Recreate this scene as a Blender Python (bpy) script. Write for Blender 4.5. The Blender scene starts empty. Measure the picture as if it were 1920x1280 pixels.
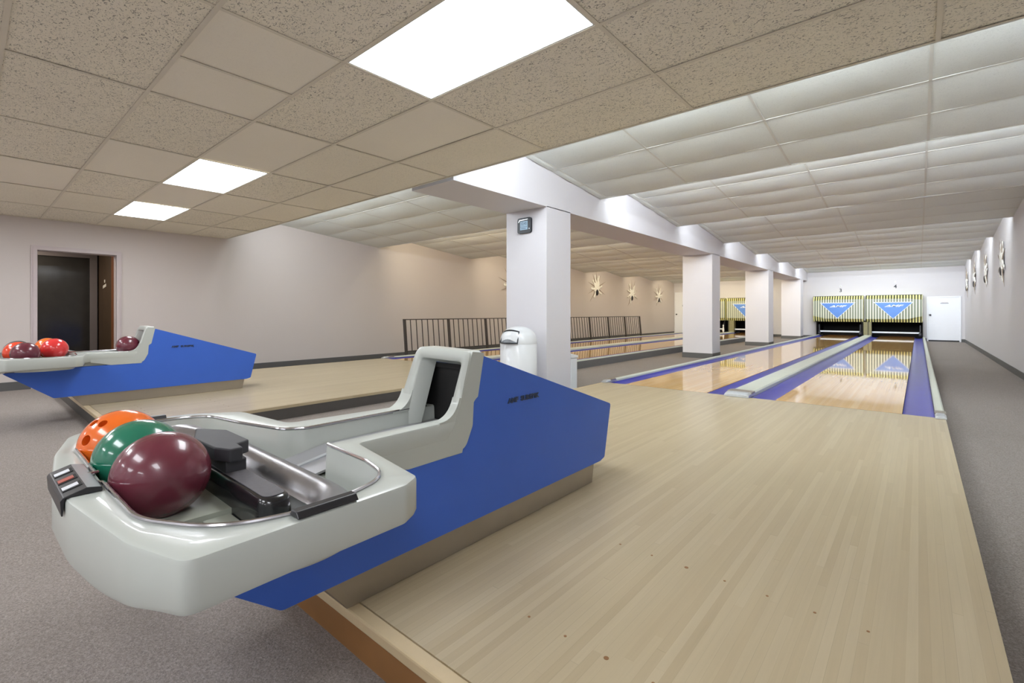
import bpy, bmesh, math, random
from mathutils import Vector, Matrix, Euler
random.seed(7)
PI = math.pi
S = bpy.context.scene
COL = S.collection

# ------------------------------------------------------------------ measures
ZC = -0.14            # carpet level (approach and lane tops are z = 0)
WL, WR = -9.65, 1.30  # inner faces of the long walls
YB, YF = 24.15, -4.6  # wall behind the pins, wall behind the camera
YE, ZL = 3.18, 2.31   # far edge and height of the low ceiling
STEPS = [3.18, 6.38, 9.40, 12.42, 15.43, 18.47, 21.43, YB]
KL, KR, ZB = -4.40, -3.70, 2.344    # row of columns and the beam they carry
YFOUL, YA, YP = 5.76, 0.805, 23.85  # foul line, front of approach, pin pit
DXL = -5.2            # lane pair on the far side
DXR = -5.08           # ball return on the far side
G0, TX, TY = -2.365, 1.2192, 0.6096

# ------------------------------------------------------------------ helpers
W = {}
def thing(name, label, cat, loc=(0, 0, 0), group=None, kind=None):
    o = bpy.data.objects.new(name, None)
    o.empty_display_size = .1
    COL.objects.link(o)
    o.location = loc
    W[o.name] = Vector(loc)
    tag(o, label, cat, group, kind)
    return o

def tag(o, label=None, cat=None, group=None, kind=None):
    if label: o['label'] = label
    if cat: o['category'] = cat
    if group: o['group'] = group
    if kind: o['kind'] = kind
    return o

def obj(name, bm, m, parent=None, smooth=False, bevel=0, seg=2, origin=None, angle=40):
    """one mesh object from a bmesh given in world coordinates"""
    org = Vector(origin) if origin is not None else (W[parent.name] if parent else Vector((0, 0, 0)))
    if origin is None and parent is None:
        org = Vector((0, 0, 0))
    bmesh.ops.translate(bm, verts=bm.verts, vec=-org)
    bmesh.ops.recalc_face_normals(bm, faces=bm.faces)
    me = bpy.data.meshes.new(name)
    bm.to_mesh(me); bm.free()
    for mm in (m if isinstance(m, (list, tuple)) else [m]):
        me.materials.append(mm)
    o = bpy.data.objects.new(name, me)
    COL.objects.link(o)
    if parent:
        o.parent = parent
        o.location = org - W[parent.name]
    else:
        o.location = org
    W[o.name] = org.copy()
    if bevel:
        b = o.modifiers.new('bevel', 'BEVEL'); b.width = bevel; b.segments = seg
        b.limit_method = 'ANGLE'; b.angle_limit = math.radians(30)
        b.harden_normals = False
    if smooth:
        for p in me.polygons: p.use_smooth = True
        try: me.set_sharp_from_angle(angle=math.radians(angle))
        except Exception: pass
    return o

def struct(name, bm, m, parent=None, **k):
    o = obj(name, bm, m, parent, **k)
    if parent is None: o['kind'] = 'structure'
    return o

def B(): return bmesh.new()

def box(bm, x0, x1, y0, y1, z0, z1, mi=0):
    v = [bm.verts.new(p) for p in ((x0,y0,z0),(x1,y0,z0),(x1,y1,z0),(x0,y1,z0),(x0,y0,z1),(x1,y0,z1),(x1,y1,z1),(x0,y1,z1))]
    for f in ((0,3,2,1),(4,5,6,7),(0,1,5,4),(1,2,6,5),(2,3,7,6),(3,0,4,7)):
        bm.faces.new([v[i] for i in f]).material_index = mi
    return bm

def bx(*a): return box(B(), *a)

def prism(bm, pts, axis, a0, a1, mi=0):
    """extrude a polygon. axis 'x': pts are (y,z); 'y': (x,z); 'z': (x,y)"""
    def P(p, a):
        return {'x': (a, p[0], p[1]), 'y': (p[0], a, p[1]), 'z': (p[0], p[1], a)}[axis]
    A = [bm.verts.new(P(p, a0)) for p in pts]
    C = [bm.verts.new(P(p, a1)) for p in pts]
    n = len(pts)
    for i in range(n):
        bm.faces.new([A[i], A[(i+1) % n], C[(i+1) % n], C[i]]).material_index = mi
    for L in (A, C):
        es = [bm.edges.get((L[i], L[(i+1) % n])) for i in range(n)]
        r = bmesh.ops.triangle_fill(bm, edges=es, use_beauty=True)
        for g in r['geom']:
            if isinstance(g, bmesh.types.BMFace): g.material_index = mi
    return bm

def lathe(bm, prof, c=(0, 0, 0), n=32, axis='z', cap=True):
    def P(r, h, a):
        x, y = r*math.cos(a), r*math.sin(a)
        q = {'z': (x, y, h), 'y': (x, h, y), 'x': (h, x, y)}[axis]
        return (q[0]+c[0], q[1]+c[1], q[2]+c[2])
    rings = []
    for r, h in prof:
        if r < 1e-6: rings.append([bm.verts.new(P(0, h, 0))])
        else: rings.append([bm.verts.new(P(r, h, 2*PI*i/n)) for i in range(n)])
    for A, C in zip(rings, rings[1:]):
        for i in range(n):
            j = (i+1) % n
            if len(A) == 1 and len(C) == 1: continue
            if len(A) == 1: bm.faces.new([A[0], C[i], C[j]])
            elif len(C) == 1: bm.faces.new([A[i], A[j], C[0]])
            else: bm.faces.new([A[i], A[j], C[j], C[i]])
    if cap:
        for R in (rings[0], rings[-1]):
            if len(R) > 2: bm.faces.new(R)
    return bm

def tube(bm, pts, r, n=8, closed=False, caps=True):
    pts = [Vector(p) for p in pts]
    m = len(pts); rings = []
    up = Vector((0, 0, 1))
    for i, p in enumerate(pts):
        a = pts[(i-1) % m] if (closed or i > 0) else p
        b = pts[(i+1) % m] if (closed or i < m-1) else p
        t = (b-a).normalized()
        u = up if abs(t.dot(up)) < .95 else Vector((1, 0, 0))
        s = t.cross(u).normalized(); w = s.cross(t)
        rr = r[i] if isinstance(r, (list, tuple)) else r
        rings.append([bm.verts.new(p + (s*math.cos(2*PI*k/n) + w*math.sin(2*PI*k/n))*rr) for k in range(n)])
    for i in range(m if closed else m-1):
        A, C = rings[i], rings[(i+1) % m]
        for k in range(n):
            bm.faces.new([A[k], A[(k+1) % n], C[(k+1) % n], C[k]])
    if caps and not closed:
        bm.faces.new(rings[0]); bm.faces.new(rings[-1])
    return bm

def sphere(bm, c, r, nu=32, nv=20, sc=(1, 1, 1)):
    prof = [(r*math.sin(PI*i/nv), -r*math.cos(PI*i/nv)) for i in range(nv+1)]
    b2 = B(); lathe(b2, prof, n=nu, cap=False)
    for v in b2.verts:
        v.co = Vector((v.co.x*sc[0]+c[0], v.co.y*sc[1]+c[1], v.co.z*sc[2]+c[2]))
    me = bpy.data.meshes.new('t'); b2.to_mesh(me); b2.free(); bm.from_mesh(me); bpy.data.meshes.remove(me)
    return bm

def fillet(pts, seg=6):
    """closed polygon of (x, y, radius) with rounded corners"""
    out = []; n = len(pts)
    for i in range(n):
        p = Vector(pts[i][:2]); r = pts[i][2]
        a = Vector(pts[i-1][:2]) - p; b = Vector(pts[(i+1) % n][:2]) - p
        if r <= 0: out.append((p.x, p.y)); continue
        la, lb = a.length, b.length; a.normalize(); b.normalize()
        ang = a.angle(b)
        t = min(r/math.tan(ang/2), la*.48, lb*.48)
        p0, p1 = p + a*t, p + b*t
        for k in range(seg+1):
            s = k/seg
            q = p0*(1-s)**2 + p*2*s*(1-s) + p1*s*s
            out.append((q.x, q.y))
    return out

def dense(poly, step=.025):
    out = []; n = len(poly)
    for i in range(n):
        a, b = Vector(poly[i]), Vector(poly[(i+1) % n])
        k = max(1, math.ceil((b-a).length/step))
        for j in range(k):
            q = a + (b-a)*j/k; out.append((q.x, q.y))
    return out

def offset(poly, d):
    """inset a closed polygon by d (towards its inside, whatever its winding)"""
    n = len(poly)
    area = sum(poly[i][0]*poly[(i+1) % n][1]-poly[(i+1) % n][0]*poly[i][1] for i in range(n))
    sg = 1 if area > 0 else -1
    res = []
    for i in range(n):
        p = Vector(poly[i]); a = Vector(poly[i-1]); b = Vector(poly[(i+1) % n])
        e1 = (p-a).normalized() if (p-a).length > 1e-7 else Vector((0, 0)); e2 = (b-p).normalized() if (b-p).length > 1e-7 else e1
        n1 = Vector((-e1.y, e1.x))*sg; n2 = Vector((-e2.y, e2.x))*sg
        m = n1+n2
        m = m.normalized() if m.length > 1e-6 else n1
        k = d/max(.5, m.dot(n1)) if m.dot(n1) else d
        q = p + m*k
        res.append((q.x, q.y))
    return res

def ring(bm, poly, z):
    return [bm.verts.new((x, y, z)) for x, y in poly]

def bridge(bm, A, C):
    n = len(A)
    for i in range(n):
        bm.faces.new([A[i], A[(i+1) % n], C[(i+1) % n], C[i]])

def fill(bm, *loops):
    es = []
    for L in loops:
        for i in range(len(L)):
            e = bm.edges.get((L[i], L[(i+1) % len(L)])) or bm.edges.new((L[i], L[(i+1) % len(L)]))
            es.append(e)
    bmesh.ops.triangle_fill(bm, edges=es, use_beauty=True)

def text_bm(s, size, ext, M, shear=0, space=1.0, bold=0):
    cu = bpy.data.curves.new('t', 'FONT'); cu.body = s; cu.size = size; cu.extrude = ext
    cu.align_x = 'CENTER'; cu.align_y = 'CENTER'; cu.shear = shear; cu.space_character = space; cu.offset = bold
    cu.resolution_u = 3
    o = bpy.data.objects.new('t', cu); COL.objects.link(o)
    dg = bpy.context.evaluated_depsgraph_get(); dg.update()
    me = bpy.data.meshes.new_from_object(o.evaluated_get(dg))
    bm = B(); bm.from_mesh(me)
    bpy.data.objects.remove(o); bpy.data.curves.remove(cu); bpy.data.meshes.remove(me)
    bmesh.ops.transform(bm, matrix=M, verts=bm.verts)
    return bm

def carve(bm, cut):
    objs = []
    for b in (bm, cut):
        bmesh.ops.recalc_face_normals(b, faces=b.faces)
        me = bpy.data.meshes.new('t'); b.to_mesh(me); b.free()
        o = bpy.data.objects.new('t', me); COL.objects.link(o); objs.append(o)
    md = objs[0].modifiers.new('b', 'BOOLEAN'); md.operation = 'DIFFERENCE'; md.object = objs[1]; md.solver = 'EXACT'
    dg = bpy.context.evaluated_depsgraph_get(); dg.update()
    me = bpy.data.meshes.new_from_object(objs[0].evaluated_get(dg))
    out = B(); out.from_mesh(me)
    for o in objs: bpy.data.objects.remove(o)
    return out

def face_px(c): return Matrix(((0,0,1,c[0]),(1,0,0,c[1]),(0,1,0,c[2]),(0,0,0,1)))    # reads from +X
def face_ny(c): return Matrix(((1,0,0,c[0]),(0,0,-1,c[1]),(0,1,0,c[2]),(0,0,0,1)))   # reads from -Y

def clone(o, parent=None):
    c = o.copy(); COL.objects.link(c)
    if parent: c.parent = parent
    W[c.name] = W[o.name].copy()
    for ch in list(o.children): clone(ch, c)
    return c

# ------------------------------------------------------------------ materials
def lin(c):
    return tuple(((x/255)/12.92 if x/255 <= .04045 else ((x/255+.055)/1.055)**2.4) for x in c) + (1,)

class N:
    """small node-tree helper"""
    def __init__(s, name):
        s.m = bpy.data.materials.new(name); s.m.use_nodes = True
        s.t = s.m.node_tree; s.b = s.t.nodes['Principled BSDF']
    def n(s, typ, **k):
        x = s.t.nodes.new(typ)
        for a, v in k.items(): setattr(x, a, v)
        return x
    def l(s, a, b): s.t.links.new(a, b)
    def math(s, op, a, b=None, clamp=False):
        x = s.n('ShaderNodeMath', operation=op, use_clamp=clamp)
        for i, v in enumerate((a, b)):
            if v is None: continue
            if isinstance(v, (int, float)): x.inputs[i].default_value = v
            else: s.l(v, x.inputs[i])
        return x.outputs[0]
    def mix(s, f, a, b):
        x = s.n('ShaderNodeMix', data_type='RGBA')
        for k, v in (('Factor', f), ('A', a), ('B', b)):
            i = [q for q in x.inputs if q.name == k and (q.type == 'RGBA' or k == 'Factor')][0]
            if isinstance(v, (int, float)): i.default_value = v
            elif isinstance(v, tuple): i.default_value = v
            else: s.l(v, i)
        return [q for q in x.outputs if q.type == 'RGBA'][0]
    def noise(s, vec, scale, detail=3, dist=0, rough=.5):
        x = s.n('ShaderNodeTexNoise'); x.inputs['Scale'].default_value = scale
        x.inputs['Detail'].default_value = detail; x.inputs['Distortion'].default_value = dist; x.inputs['Roughness'].default_value = rough
        if vec is not None: s.l(vec, x.inputs['Vector'])
        return x.outputs['Fac']
    def ramp(s, f, stops):
        x = s.n('ShaderNodeValToRGB'); e = x.color_ramp.elements
        while len(e) < len(stops): e.new(.5)
        for i, (p, c) in enumerate(stops): e[i].position = p; e[i].color = c
        s.l(f, x.inputs[0]); return x.outputs[0]
    def pos(s): return s.n('ShaderNodeNewGeometry').outputs['Position']
    def oco(s): return s.n('ShaderNodeTexCoord').outputs['Object']
    def scale(s, v, k):
        x = s.n('ShaderNodeVectorMath', operation='MULTIPLY'); s.l(v, x.inputs[0]); x.inputs[1].default_value = k
        return x.outputs[0]
    def sep(s, v):
        x = s.n('ShaderNodeSeparateXYZ'); s.l(v, x.inputs[0]); return x.outputs
    def bump(s, h, strength=.3, dist=.01):
        x = s.n('ShaderNodeBump'); x.inputs['Strength'].default_value = strength; x.inputs['Distance'].default_value = dist
        s.l(h, x.inputs['Height']); s.l(x.outputs[0], s.b.inputs['Normal'])
    def set(s, **k):
        for a, v in k.items():
            i = s.b.inputs[a.replace('_', ' ')]
            if isinstance(v, (int, float, tuple)): i.default_value = v
            else: s.l(v, i)
        return s

def plain(name, rgb, rough=.5, metal=0, spec=.5, coat=0, mottle=.06, mscale=8, bump=0, bscale=200):
    m = N(name); c = lin(rgb)
    f = m.noise(m.oco(), mscale, 3)
    d = tuple(x*(1-mottle) for x in c[:3])+(1,); e = tuple(min(1, x*(1+mottle)) for x in c[:3])+(1,)
    m.set(Base_Color=m.mix(f, d, e), Roughness=rough, Metallic=metal, Specular_IOR_Level=spec, Coat_Weight=coat)
    if bump: m.bump(m.noise(m.oco(), bscale, 2), bump, .002)
    return m.m

def emit(name, rgb, k):
    m = N(name); m.set(Base_Color=(.9, .9, .9, 1), Emission_Color=lin(rgb), Emission_Strength=k, Roughness=.4)
    return m.m

def wall_mat(name, rgb):
    m = N(name); p = m.pos()
    a = m.noise(p, 1.3, 3); b = m.noise(m.scale(p, (1, 1, .35)), 28, 4)
    c = lin(rgb); d = tuple(x*.95 for x in c[:3])+(1,)
    m.set(Base_Color=m.mix(m.math('MULTIPLY_ADD', a, .6), d, c), Roughness=.62, Specular_IOR_Level=.35)
    m.bump(b, .12, .004); return m.m

def wood_mat(name, c0, c1, c2, rough, pitch=.0268, length=1.7, seam=.55, spec=.5, coat=0, coat_rough=.05, dirt=.3):
    m = N(name); p = m.pos(); x, y, z = m.sep(p)
    u = m.math('DIVIDE', x, pitch); i = m.math('FLOOR', u); fr = m.math('SUBTRACT', u, i)
    wn = m.n('ShaderNodeTexWhiteNoise', noise_dimensions='1D'); m.l(i, wn.inputs['W'])
    v = m.math('ADD', m.math('DIVIDE', y, length), m.math('MULTIPLY', wn.outputs['Value'], 7.3))
    j = m.math('FLOOR', v); fv = m.math('SUBTRACT', v, j)
    w2 = m.n('ShaderNodeTexWhiteNoise', noise_dimensions='2D')
    cx = m.n('ShaderNodeCombineXYZ'); m.l(i, cx.inputs[0]); m.l(j, cx.inputs[1]); m.l(cx.outputs[0], w2.inputs['Vector'])
    col = m.ramp(w2.outputs['Value'], [(0, c0), (.55, c1), (1, c2)])
    g = m.noise(m.scale(p, (90, 3.2, 1)), 1, 5, .6)
    col = m.mix(m.math('MULTIPLY', m.math('SUBTRACT', g, .35, True), .35), col, tuple(q*.62 for q in c0[:3])+(1,))
    cloud = m.noise(m.scale(p, (2.2, .8, 1)), 1.1, 4)
    col = m.mix(m.math('MULTIPLY', m.math('SUBTRACT', cloud, .42, True), dirt*2), col, tuple(q*.82 for q in c1[:3])+(1,))
    sx = m.math('LESS_THAN', m.math('MINIMUM', fr, m.math('SUBTRACT', 1, fr)), .022)
    sy = m.math('LESS_THAN', fv, .0015)
    sm = m.math('MULTIPLY', m.math('MAXIMUM', sx, sy), m.math('MULTIPLY', wn.outputs['Value'], seam))
    col = m.mix(sm, col, tuple(q*.35 for q in c0[:3])+(1,))
    m.set(Base_Color=col, Roughness=rough, Specular_IOR_Level=spec, Coat_Weight=coat, Coat_Roughness=coat_rough)
    return m.m

def carpet_mat(name, rgb):
    m = N(name); p = m.pos(); c = lin(rgb)
    a = m.noise(p, 160, 3, .4, .7); b = m.noise(p, 2.2, 3); g = m.noise(m.scale(p, (60, 25, 40)), 1.6, 3)
    col = m.ramp(a, [(.3, tuple(x*.55 for x in c[:3])+(1,)), (.55, c), (.75, tuple(x*1.5 for x in c[:3])+(1,))])
    col = m.mix(m.math('MULTIPLY', b, .3), col, tuple(x*.7 for x in c[:3])+(1,))
    m.set(Base_Color=col, Roughness=.95, Specular_IOR_Level=.1)
    m.bump(m.math('ADD', a, g), .6, .006); return m.m

def fissure_mat(name, rgb, amount, scale):
    """mineral-fibre ceiling tile with short wormy fissures"""
    m = N(name); p = m.pos(); c = lin(rgb)
    a = m.noise(m.scale(p, (1, 1.5, 1)), scale, 1.5, 2.2, .5)
    b = m.noise(p, scale*2.6, 2)
    h = m.math('MULTIPLY', m.math('SUBTRACT', a, .585, True), 14, True)
    h = m.math('MULTIPLY', h, amount)
    pin = m.math('MULTIPLY', m.math('SUBTRACT', b, .62, True), 3*amount, True)
    hh = m.math('MAXIMUM', h, pin)
    tone = m.noise(p, 1.1, 2)
    base = m.mix(tone, tuple(x*.93 for x in c[:3])+(1,), c)
    m.set(Base_Color=m.mix(hh, base, tuple(x*.30 for x in c[:3])+(1,)), Roughness=.9, Specular_IOR_Level=.15)
    inv = m.math('SUBTRACT', 1, hh)
    m.bump(inv, .5, .004); return m.m

def stripe_mat(name, light, dark, period, duty, x0):
    m = N(name); x, y, z = m.sep(m.pos())
    u = m.math('DIVIDE', m.math('SUBTRACT', x, x0), period)
    f = m.math('SUBTRACT', u, m.math('FLOOR', u))
    s = m.math('GREATER_THAN', f, duty)
    m.set(Base_Color=m.mix(s, lin(light), lin(dark)), Roughness=.35)
    return m.m

M = {}
M['wall'] = wall_mat('wall_paint', (206, 203, 205))
M['wall_l'] = wall_mat('wall_paint_left', (203, 194, 189))
M['col'] = wall_mat('column_paint', (210, 207, 211))
M['tile_f'] = fissure_mat('ceiling_tile_fissured', (238, 231, 215), .85, 46)
M['tile_m'] = fissure_mat('ceiling_tile_fine', (238, 231, 215), .36, 70)
M['tile_s'] = fissure_mat('ceiling_tile_smooth', (240, 233, 219), .09, 90)
M['tile_lane'] = fissure_mat('ceiling_tile_lane', (226, 230, 227), .16, 60)
M['grid'] = plain('ceiling_grid_metal', (214, 206, 190), .5)
M['grid_w'] = plain('ceiling_grid_white', (208, 208, 202), .5)
M['carpet'] = carpet_mat('carpet', (156, 147, 141))
M['base'] = plain('baseboard_vinyl', (88, 87, 86), .5)
M['maple'] = wood_mat('approach_maple', lin((180, 163, 132)), lin((187, 171, 140)), lin((193, 178, 148)), .28, seam=.35, dirt=.22, spec=.4)
M['lane'] = wood_mat('lane_maple', lin((208, 164, 102)), lin((216, 174, 114)), lin((222, 186, 130)), .035, pitch=.0272, length=2.3, seam=.35, spec=.5, dirt=.1)
M['deck'] = wood_mat('pin_deck_wood', lin((150, 100, 42)), lin((160, 108, 46)), lin((168, 116, 54)), .05, pitch=.0272, seam=.15, spec=.55)
M['nosing'] = plain('nosing_wood', (205, 184, 146), .4, mottle=.1, mscale=14)
M['riser'] = plain('riser_wood', (142, 100, 58), .45, mottle=.25, mscale=6)
M['skirt'] = plain('skirt_vinyl', (84, 80, 76), .6, mottle=.12)
M['gutter'] = plain('gutter_blue', (58, 60, 164), .28, mottle=.12, mscale=3)
M['cap'] = plain('capping_cream', (206, 210, 196), .35)
M['alu'] = plain('cast_aluminium', (206, 210, 214), .34, metal=.6, mottle=.1, mscale=40)
M['steel'] = plain('brushed_steel', (172, 164, 150), .34, metal=.75, mottle=.1, mscale=5)
M['saddle'] = plain('worn_chrome', (214, 212, 216), .30, metal=1, mottle=.12, mscale=14)
M['chrome'] = plain('polished_chrome', (205, 204, 208), .16, metal=1, mottle=.08, mscale=10)
M['rack'] = plain('rack_plastic', (188, 193, 187), .32, coat=.25, mottle=.03, mscale=3)
M['rack_in'] = plain('rack_liner', (166, 170, 158), .4, mottle=.06, mscale=5)
M['blue'] = plain('cabinet_blue', (58, 104, 205), .38, mottle=.07, mscale=4, bump=.12, bscale=500)
M['black'] = plain('black_plastic', (34, 34, 38), .35, mottle=.15)
M['padblack'] = plain('pad_vinyl', (30, 30, 33), .22, coat=.5)
M['padtop'] = plain('pad_top_grey', (92, 90, 94), .6, mottle=.2, mscale=60)
M['flap'] = plain('flap_steel', (158, 160, 164), .42, metal=.5, mottle=.15, mscale=20)
M['plate'] = plain('feed_plate_grey', (168, 168, 172), .35, metal=.5)
M['trough'] = plain('dark_trough', (72, 62, 60), .6, mottle=.2)
M['rubber'] = plain('black_rubber', (52, 52, 56), .55, mottle=.2, mscale=20)
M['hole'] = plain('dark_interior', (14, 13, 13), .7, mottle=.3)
M['letter'] = plain('letter_metal', (70, 80, 104), .3, metal=.6)
M['white_slot'] = plain('white_button', (220, 222, 228), .4)
M['red_slot'] = plain('red_button', (168, 74, 58), .4)
M['bin'] = plain('bin_enamel', (222, 224, 226), .28, coat=.3, mottle=.02)
M['clock'] = plain('clock_case', (14, 18, 28), .45, mottle=.1)
M['lcd'] = plain('clock_display', (140, 170, 192), .45, mottle=.05)
M['lcdtext'] = plain('clock_digits', (84, 108, 132), .4)
M['rail'] = plain('railing_paint', (66, 60, 56), .45)
M['spike2'] = plain('sign_grey', (138, 138, 146), .5)
M['sticker'] = plain('old_sticker', (206, 198, 184), .6)
M['spike'] = plain('spike_bronze', (150, 134, 118), .4, mottle=.2)
M['doorw'] = plain('door_white', (226, 228, 234), .4, mottle=.02)
M['frame'] = plain('door_frame_paint', (196, 184, 184), .5)
M['dframe'] = plain('dark_metal_frame', (112, 102, 98), .45)
M['glassd'] = plain('dark_glass_door', (44, 42, 38), .12, mottle=.2)
M['panelw'] = plain('brown_panelling', (66, 49, 31), .5, mottle=.25, mscale=5)
M['orangew'] = plain('varnished_jamb', (118, 70, 40), .4, mottle=.25, mscale=7)
M['triblue'] = plain('sign_blue', (84, 132, 206), .35, mottle=.06)
M['triwhite'] = plain('sign_white', (226, 232, 238), .35)
M['pin'] = plain('pin_white', (236, 234, 226), .25, coat=.4, mottle=.02)
M['ink'] = plain('sign_ink', (50, 52, 58), .5)
M['redsign'] = plain('sign_red', (190, 110, 104), .5)
M['curb'] = plain('curb_carpet', (108, 106, 104), .85, mottle=.15, mscale=60)
M['olive'] = plain('kickback_olive', (128, 122, 86), .5, mottle=.12)
M['mask_top'] = stripe_mat('mask_stripe_outer', (226, 222, 150), (44, 48, 30), .088, .54, 0)
M['mask_mid'] = stripe_mat('mask_stripe_middle', (240, 240, 214), (120, 128, 110), .088, .31, .01)
M['mask_y'] = plain('mask_end_cream', (226, 224, 160), .4)
M['lamp'] = emit('lamp_diffuser', (246, 250, 255), 9.5)
BALL = {
 'orange': plain('ball_orange', (240, 112, 34), .22, coat=.6, mottle=.05),
 'green': plain('ball_green', (30, 116, 90), .2, coat=.6, mottle=.12, mscale=12),
 'maroon': plain('ball_maroon', (106, 44, 58), .27, coat=.5, mottle=.14, mscale=14),
 'vermilion': plain('ball_vermilion', (232, 74, 42), .22, coat=.6, mottle=.05),
 'red': plain('ball_red', (226, 56, 56), .22, coat=.6, mottle=.05),
 'dark': plain('ball_dark_green', (44, 60, 66), .2, coat=.6, mottle=.15)}

# ------------------------------------------------------------------ setting: floor and walls
struct('floor', bx(WL-.15, WR+.15, YF-.15, YB+1.9, ZC-.1, ZC), M['carpet'])

bm = B()                                   # wall on the far left, with the doorway
DY0, DY1, DZ = 0.705, 1.595, 1.86
box(bm, WL-.15, WL, YF-.15, DY0, ZC, 3.15); box(bm, WL-.15, WL, DY1, YB+.15, ZC, 3.15); box(bm, WL-.15, WL, DY0, DY1, DZ, 3.15)
struct('wall_left', bm, M['wall_l'])
struct('wall_right', bx(WR, WR+.15, YF-.15, YB+.15, ZC, 3.15), M['wall'])
struct('wall_front', bx(WL, WR, YF-.15, YF, ZC, 3.15), M['wall'])
PX = [(-3.31+DXL, .12+DXL), (-3.31, .12)]  # openings of the two pits
struct('wall_back', bx(WL, WR, YB, YB+.15, .62, 3.15), M['wall'])
xs = [WL, PX[0][0], PX[0][1], PX[1][0], PX[1][1], WR]
for a, b in ((0, 1), (2, 3), (4, 5)): struct('wall_back', bx(xs[a], xs[b], YB, YB+.15, ZC, .62), M['wall'])

def base_strip(name, *a):
    return struct(name, bx(*a), M['base'])
bm = B(); box(bm, WL, WL+.012, YF, DY0-.06, ZC, -.02); box(bm, WL, WL+.012, DY1+.06, YB, ZC, -.02)
struct('baseboard_left', bm, M['base'])
base_strip('baseboard_right', WR-.012, WR, YF, YB, ZC, -.03)
bm = B(); box(bm, xs[2]+.04, xs[3]-.05, YB-.012, YB, ZC, -.03); box(bm, .2, .235, YB-.012, YB, ZC, -.03); box(bm, 1.2, WR, YB-.012, YB, ZC, -.03)
struct('baseboard_back', bm, M['base'])

# columns and beam
for i, (y0, y1) in enumerate(((5.0, 5.56), (11.56, 12.14), (17.1, 17.76), (22.6, 23.2))):
    c = struct('column', bx(KL, KR, y0, y1, ZC, ZB+.01), M['col'])
    if i == 0: continue      # the nearest column runs straight to the carpet
    bm = B()
    e = .008
    box(bm, KL-e, KR+e, y0-e, y0, ZC, -.015); box(bm, KL-e, KR+e, y1, y1+e, ZC, -.015)
    box(bm, KL-e, KL, y0, y1, ZC, -.015); box(bm, KR, KR+e, y0, y1, ZC, -.015)
    obj('baseboard', bm, M['base'], c)
struct('beam', bx(KL, KR, 3.36, YB, ZB, 3.15), M['col'])

# ------------------------------------------------------------------ setting: low ceiling over the approaches
XS = [G0 + k*TX for k in range(-6, 4)]
def xcols(a, b):
    v = [a] + [x for x in XS if a+.03 < x < b-.03] + [b]
    return list(zip(v, v[1:]))
LIGHTS = [(0, 2), (-3, 2), (-5, 2), (2, 6), (0, 7), (-2, 7), (-4, 7), (-5, 6), (2, 11), (0, 11), (-2, 11), (-5, 11)]  # visible panels first; the rest added out of view to brighten the room
SMOOTH = {(-1, 1), (-1, 3), (-2, 2), (-4, 4), (-3, 3), (-4, 2), (-3, 6)}
FISS = {(-2, 4), (0, 0), (0, 1), (0, 3), (0, 4), (-1, 2), (1, 0), (1, 1), (1, 2), (1, 3), (2, 0), (2, 1), (2, 2), (2, 3), (-1, 4), (-2, 5), (-1, 5), (0, 5), (1, 4), (-3, 4)}
bm = B(); gb = B()
rows = 13
for (x0, x1) in xcols(WL, WR):
    i = round((x0 - G0)/TX) if x0 > WL+.01 else -6
    for j in range(rows):
        y1 = YE - j*TY; y0 = max(YF, y1 - TY)
        if (i, j) in LIGHTS: continue
        mi = 2 if (i, j) in SMOOTH else (0 if (i, j) in FISS or random.random() < .35 else 1)
        rnd = random.uniform(-.002, .002)
        f = bm.faces.new([bm.verts.new((x, y, ZL+.004+rnd)) for x, y in ((x0, y0), (x1, y0), (x1, y1), (x0, y1))])
        f.material_index = mi
box(bm, WL, WR, YF, YE, ZL+.06, ZL+.10, 2)
struct('ceiling', bm, [M['tile_f'], M['tile_m'], M['tile_s']])
tb = .011
for x in [q for q in XS if WL+.03 < q < WR-.03]: box(gb, x-tb, x+tb, YF, YE, ZL-.002, ZL+.001)
for j in range(rows+1): box(gb, WL, WR, YE-j*TY-tb-(0 if j else 0), min(YE, YE-j*TY+tb), ZL-.0022, ZL+.0008)
box(gb, -2.975-tb, -2.975+tb, YE-4*TY, YE-3*TY, ZL-.002, ZL+.001)
box(gb, WL, WL+.018, YF, YE, ZL-.002, ZL+.001); box(gb, WR-.018, WR, YF, YE, ZL-.002, ZL+.001)
obj('ceiling_grid', gb, M['grid'], bpy.data.objects['ceiling'])
struct('trim_1', bx(WL, WR, YE, YE+.014, ZL-.002, 3.12), M['grid_w'])   # upright board behind the edge

# lay-in lamps: the visible panels and the added fill behind the camera
LL = {0: 'large bright lay-in ceiling light nearest the camera above the ball return',
      1: 'middle one of three lit ceiling panels running toward the left wall',
      2: 'smallest lit ceiling panel, close to the left wall above the doorway'}
for k, (i, j) in enumerate(LIGHTS):
    x0 = G0 + i*TX; y1 = YE - j*TY; y0 = y1 - TY; x1 = x0 + TX
    lab = LL.get(k, 'unseen ceiling light added behind the camera to brighten the room')
    t = thing('ceiling_light', lab, 'ceiling light', ((x0+x1)/2, (y0+y1)/2, ZL), 'lay-in ceiling lights' if k < 3 else 'unseen added lights behind the camera')
    bm = B(); q = .02
    for a in ((x0+tb, x0+q, y0+tb, y1-tb), (x1-q, x1-tb, y0+tb, y1-tb), (x0+q, x1-q, y0+tb, y0+q), (x0+q, x1-q, y1-q, y1-tb)):
        box(bm, a[0], a[1], a[2], a[3], ZL, ZL+.012)
    obj('lamp_frame', bm, M['grid_w'], t)
    obj('diffuser', bx(x0+q, x1-q, y0+q, y1-q, ZL+.003, ZL+.012), M['lamp'], t)

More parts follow.
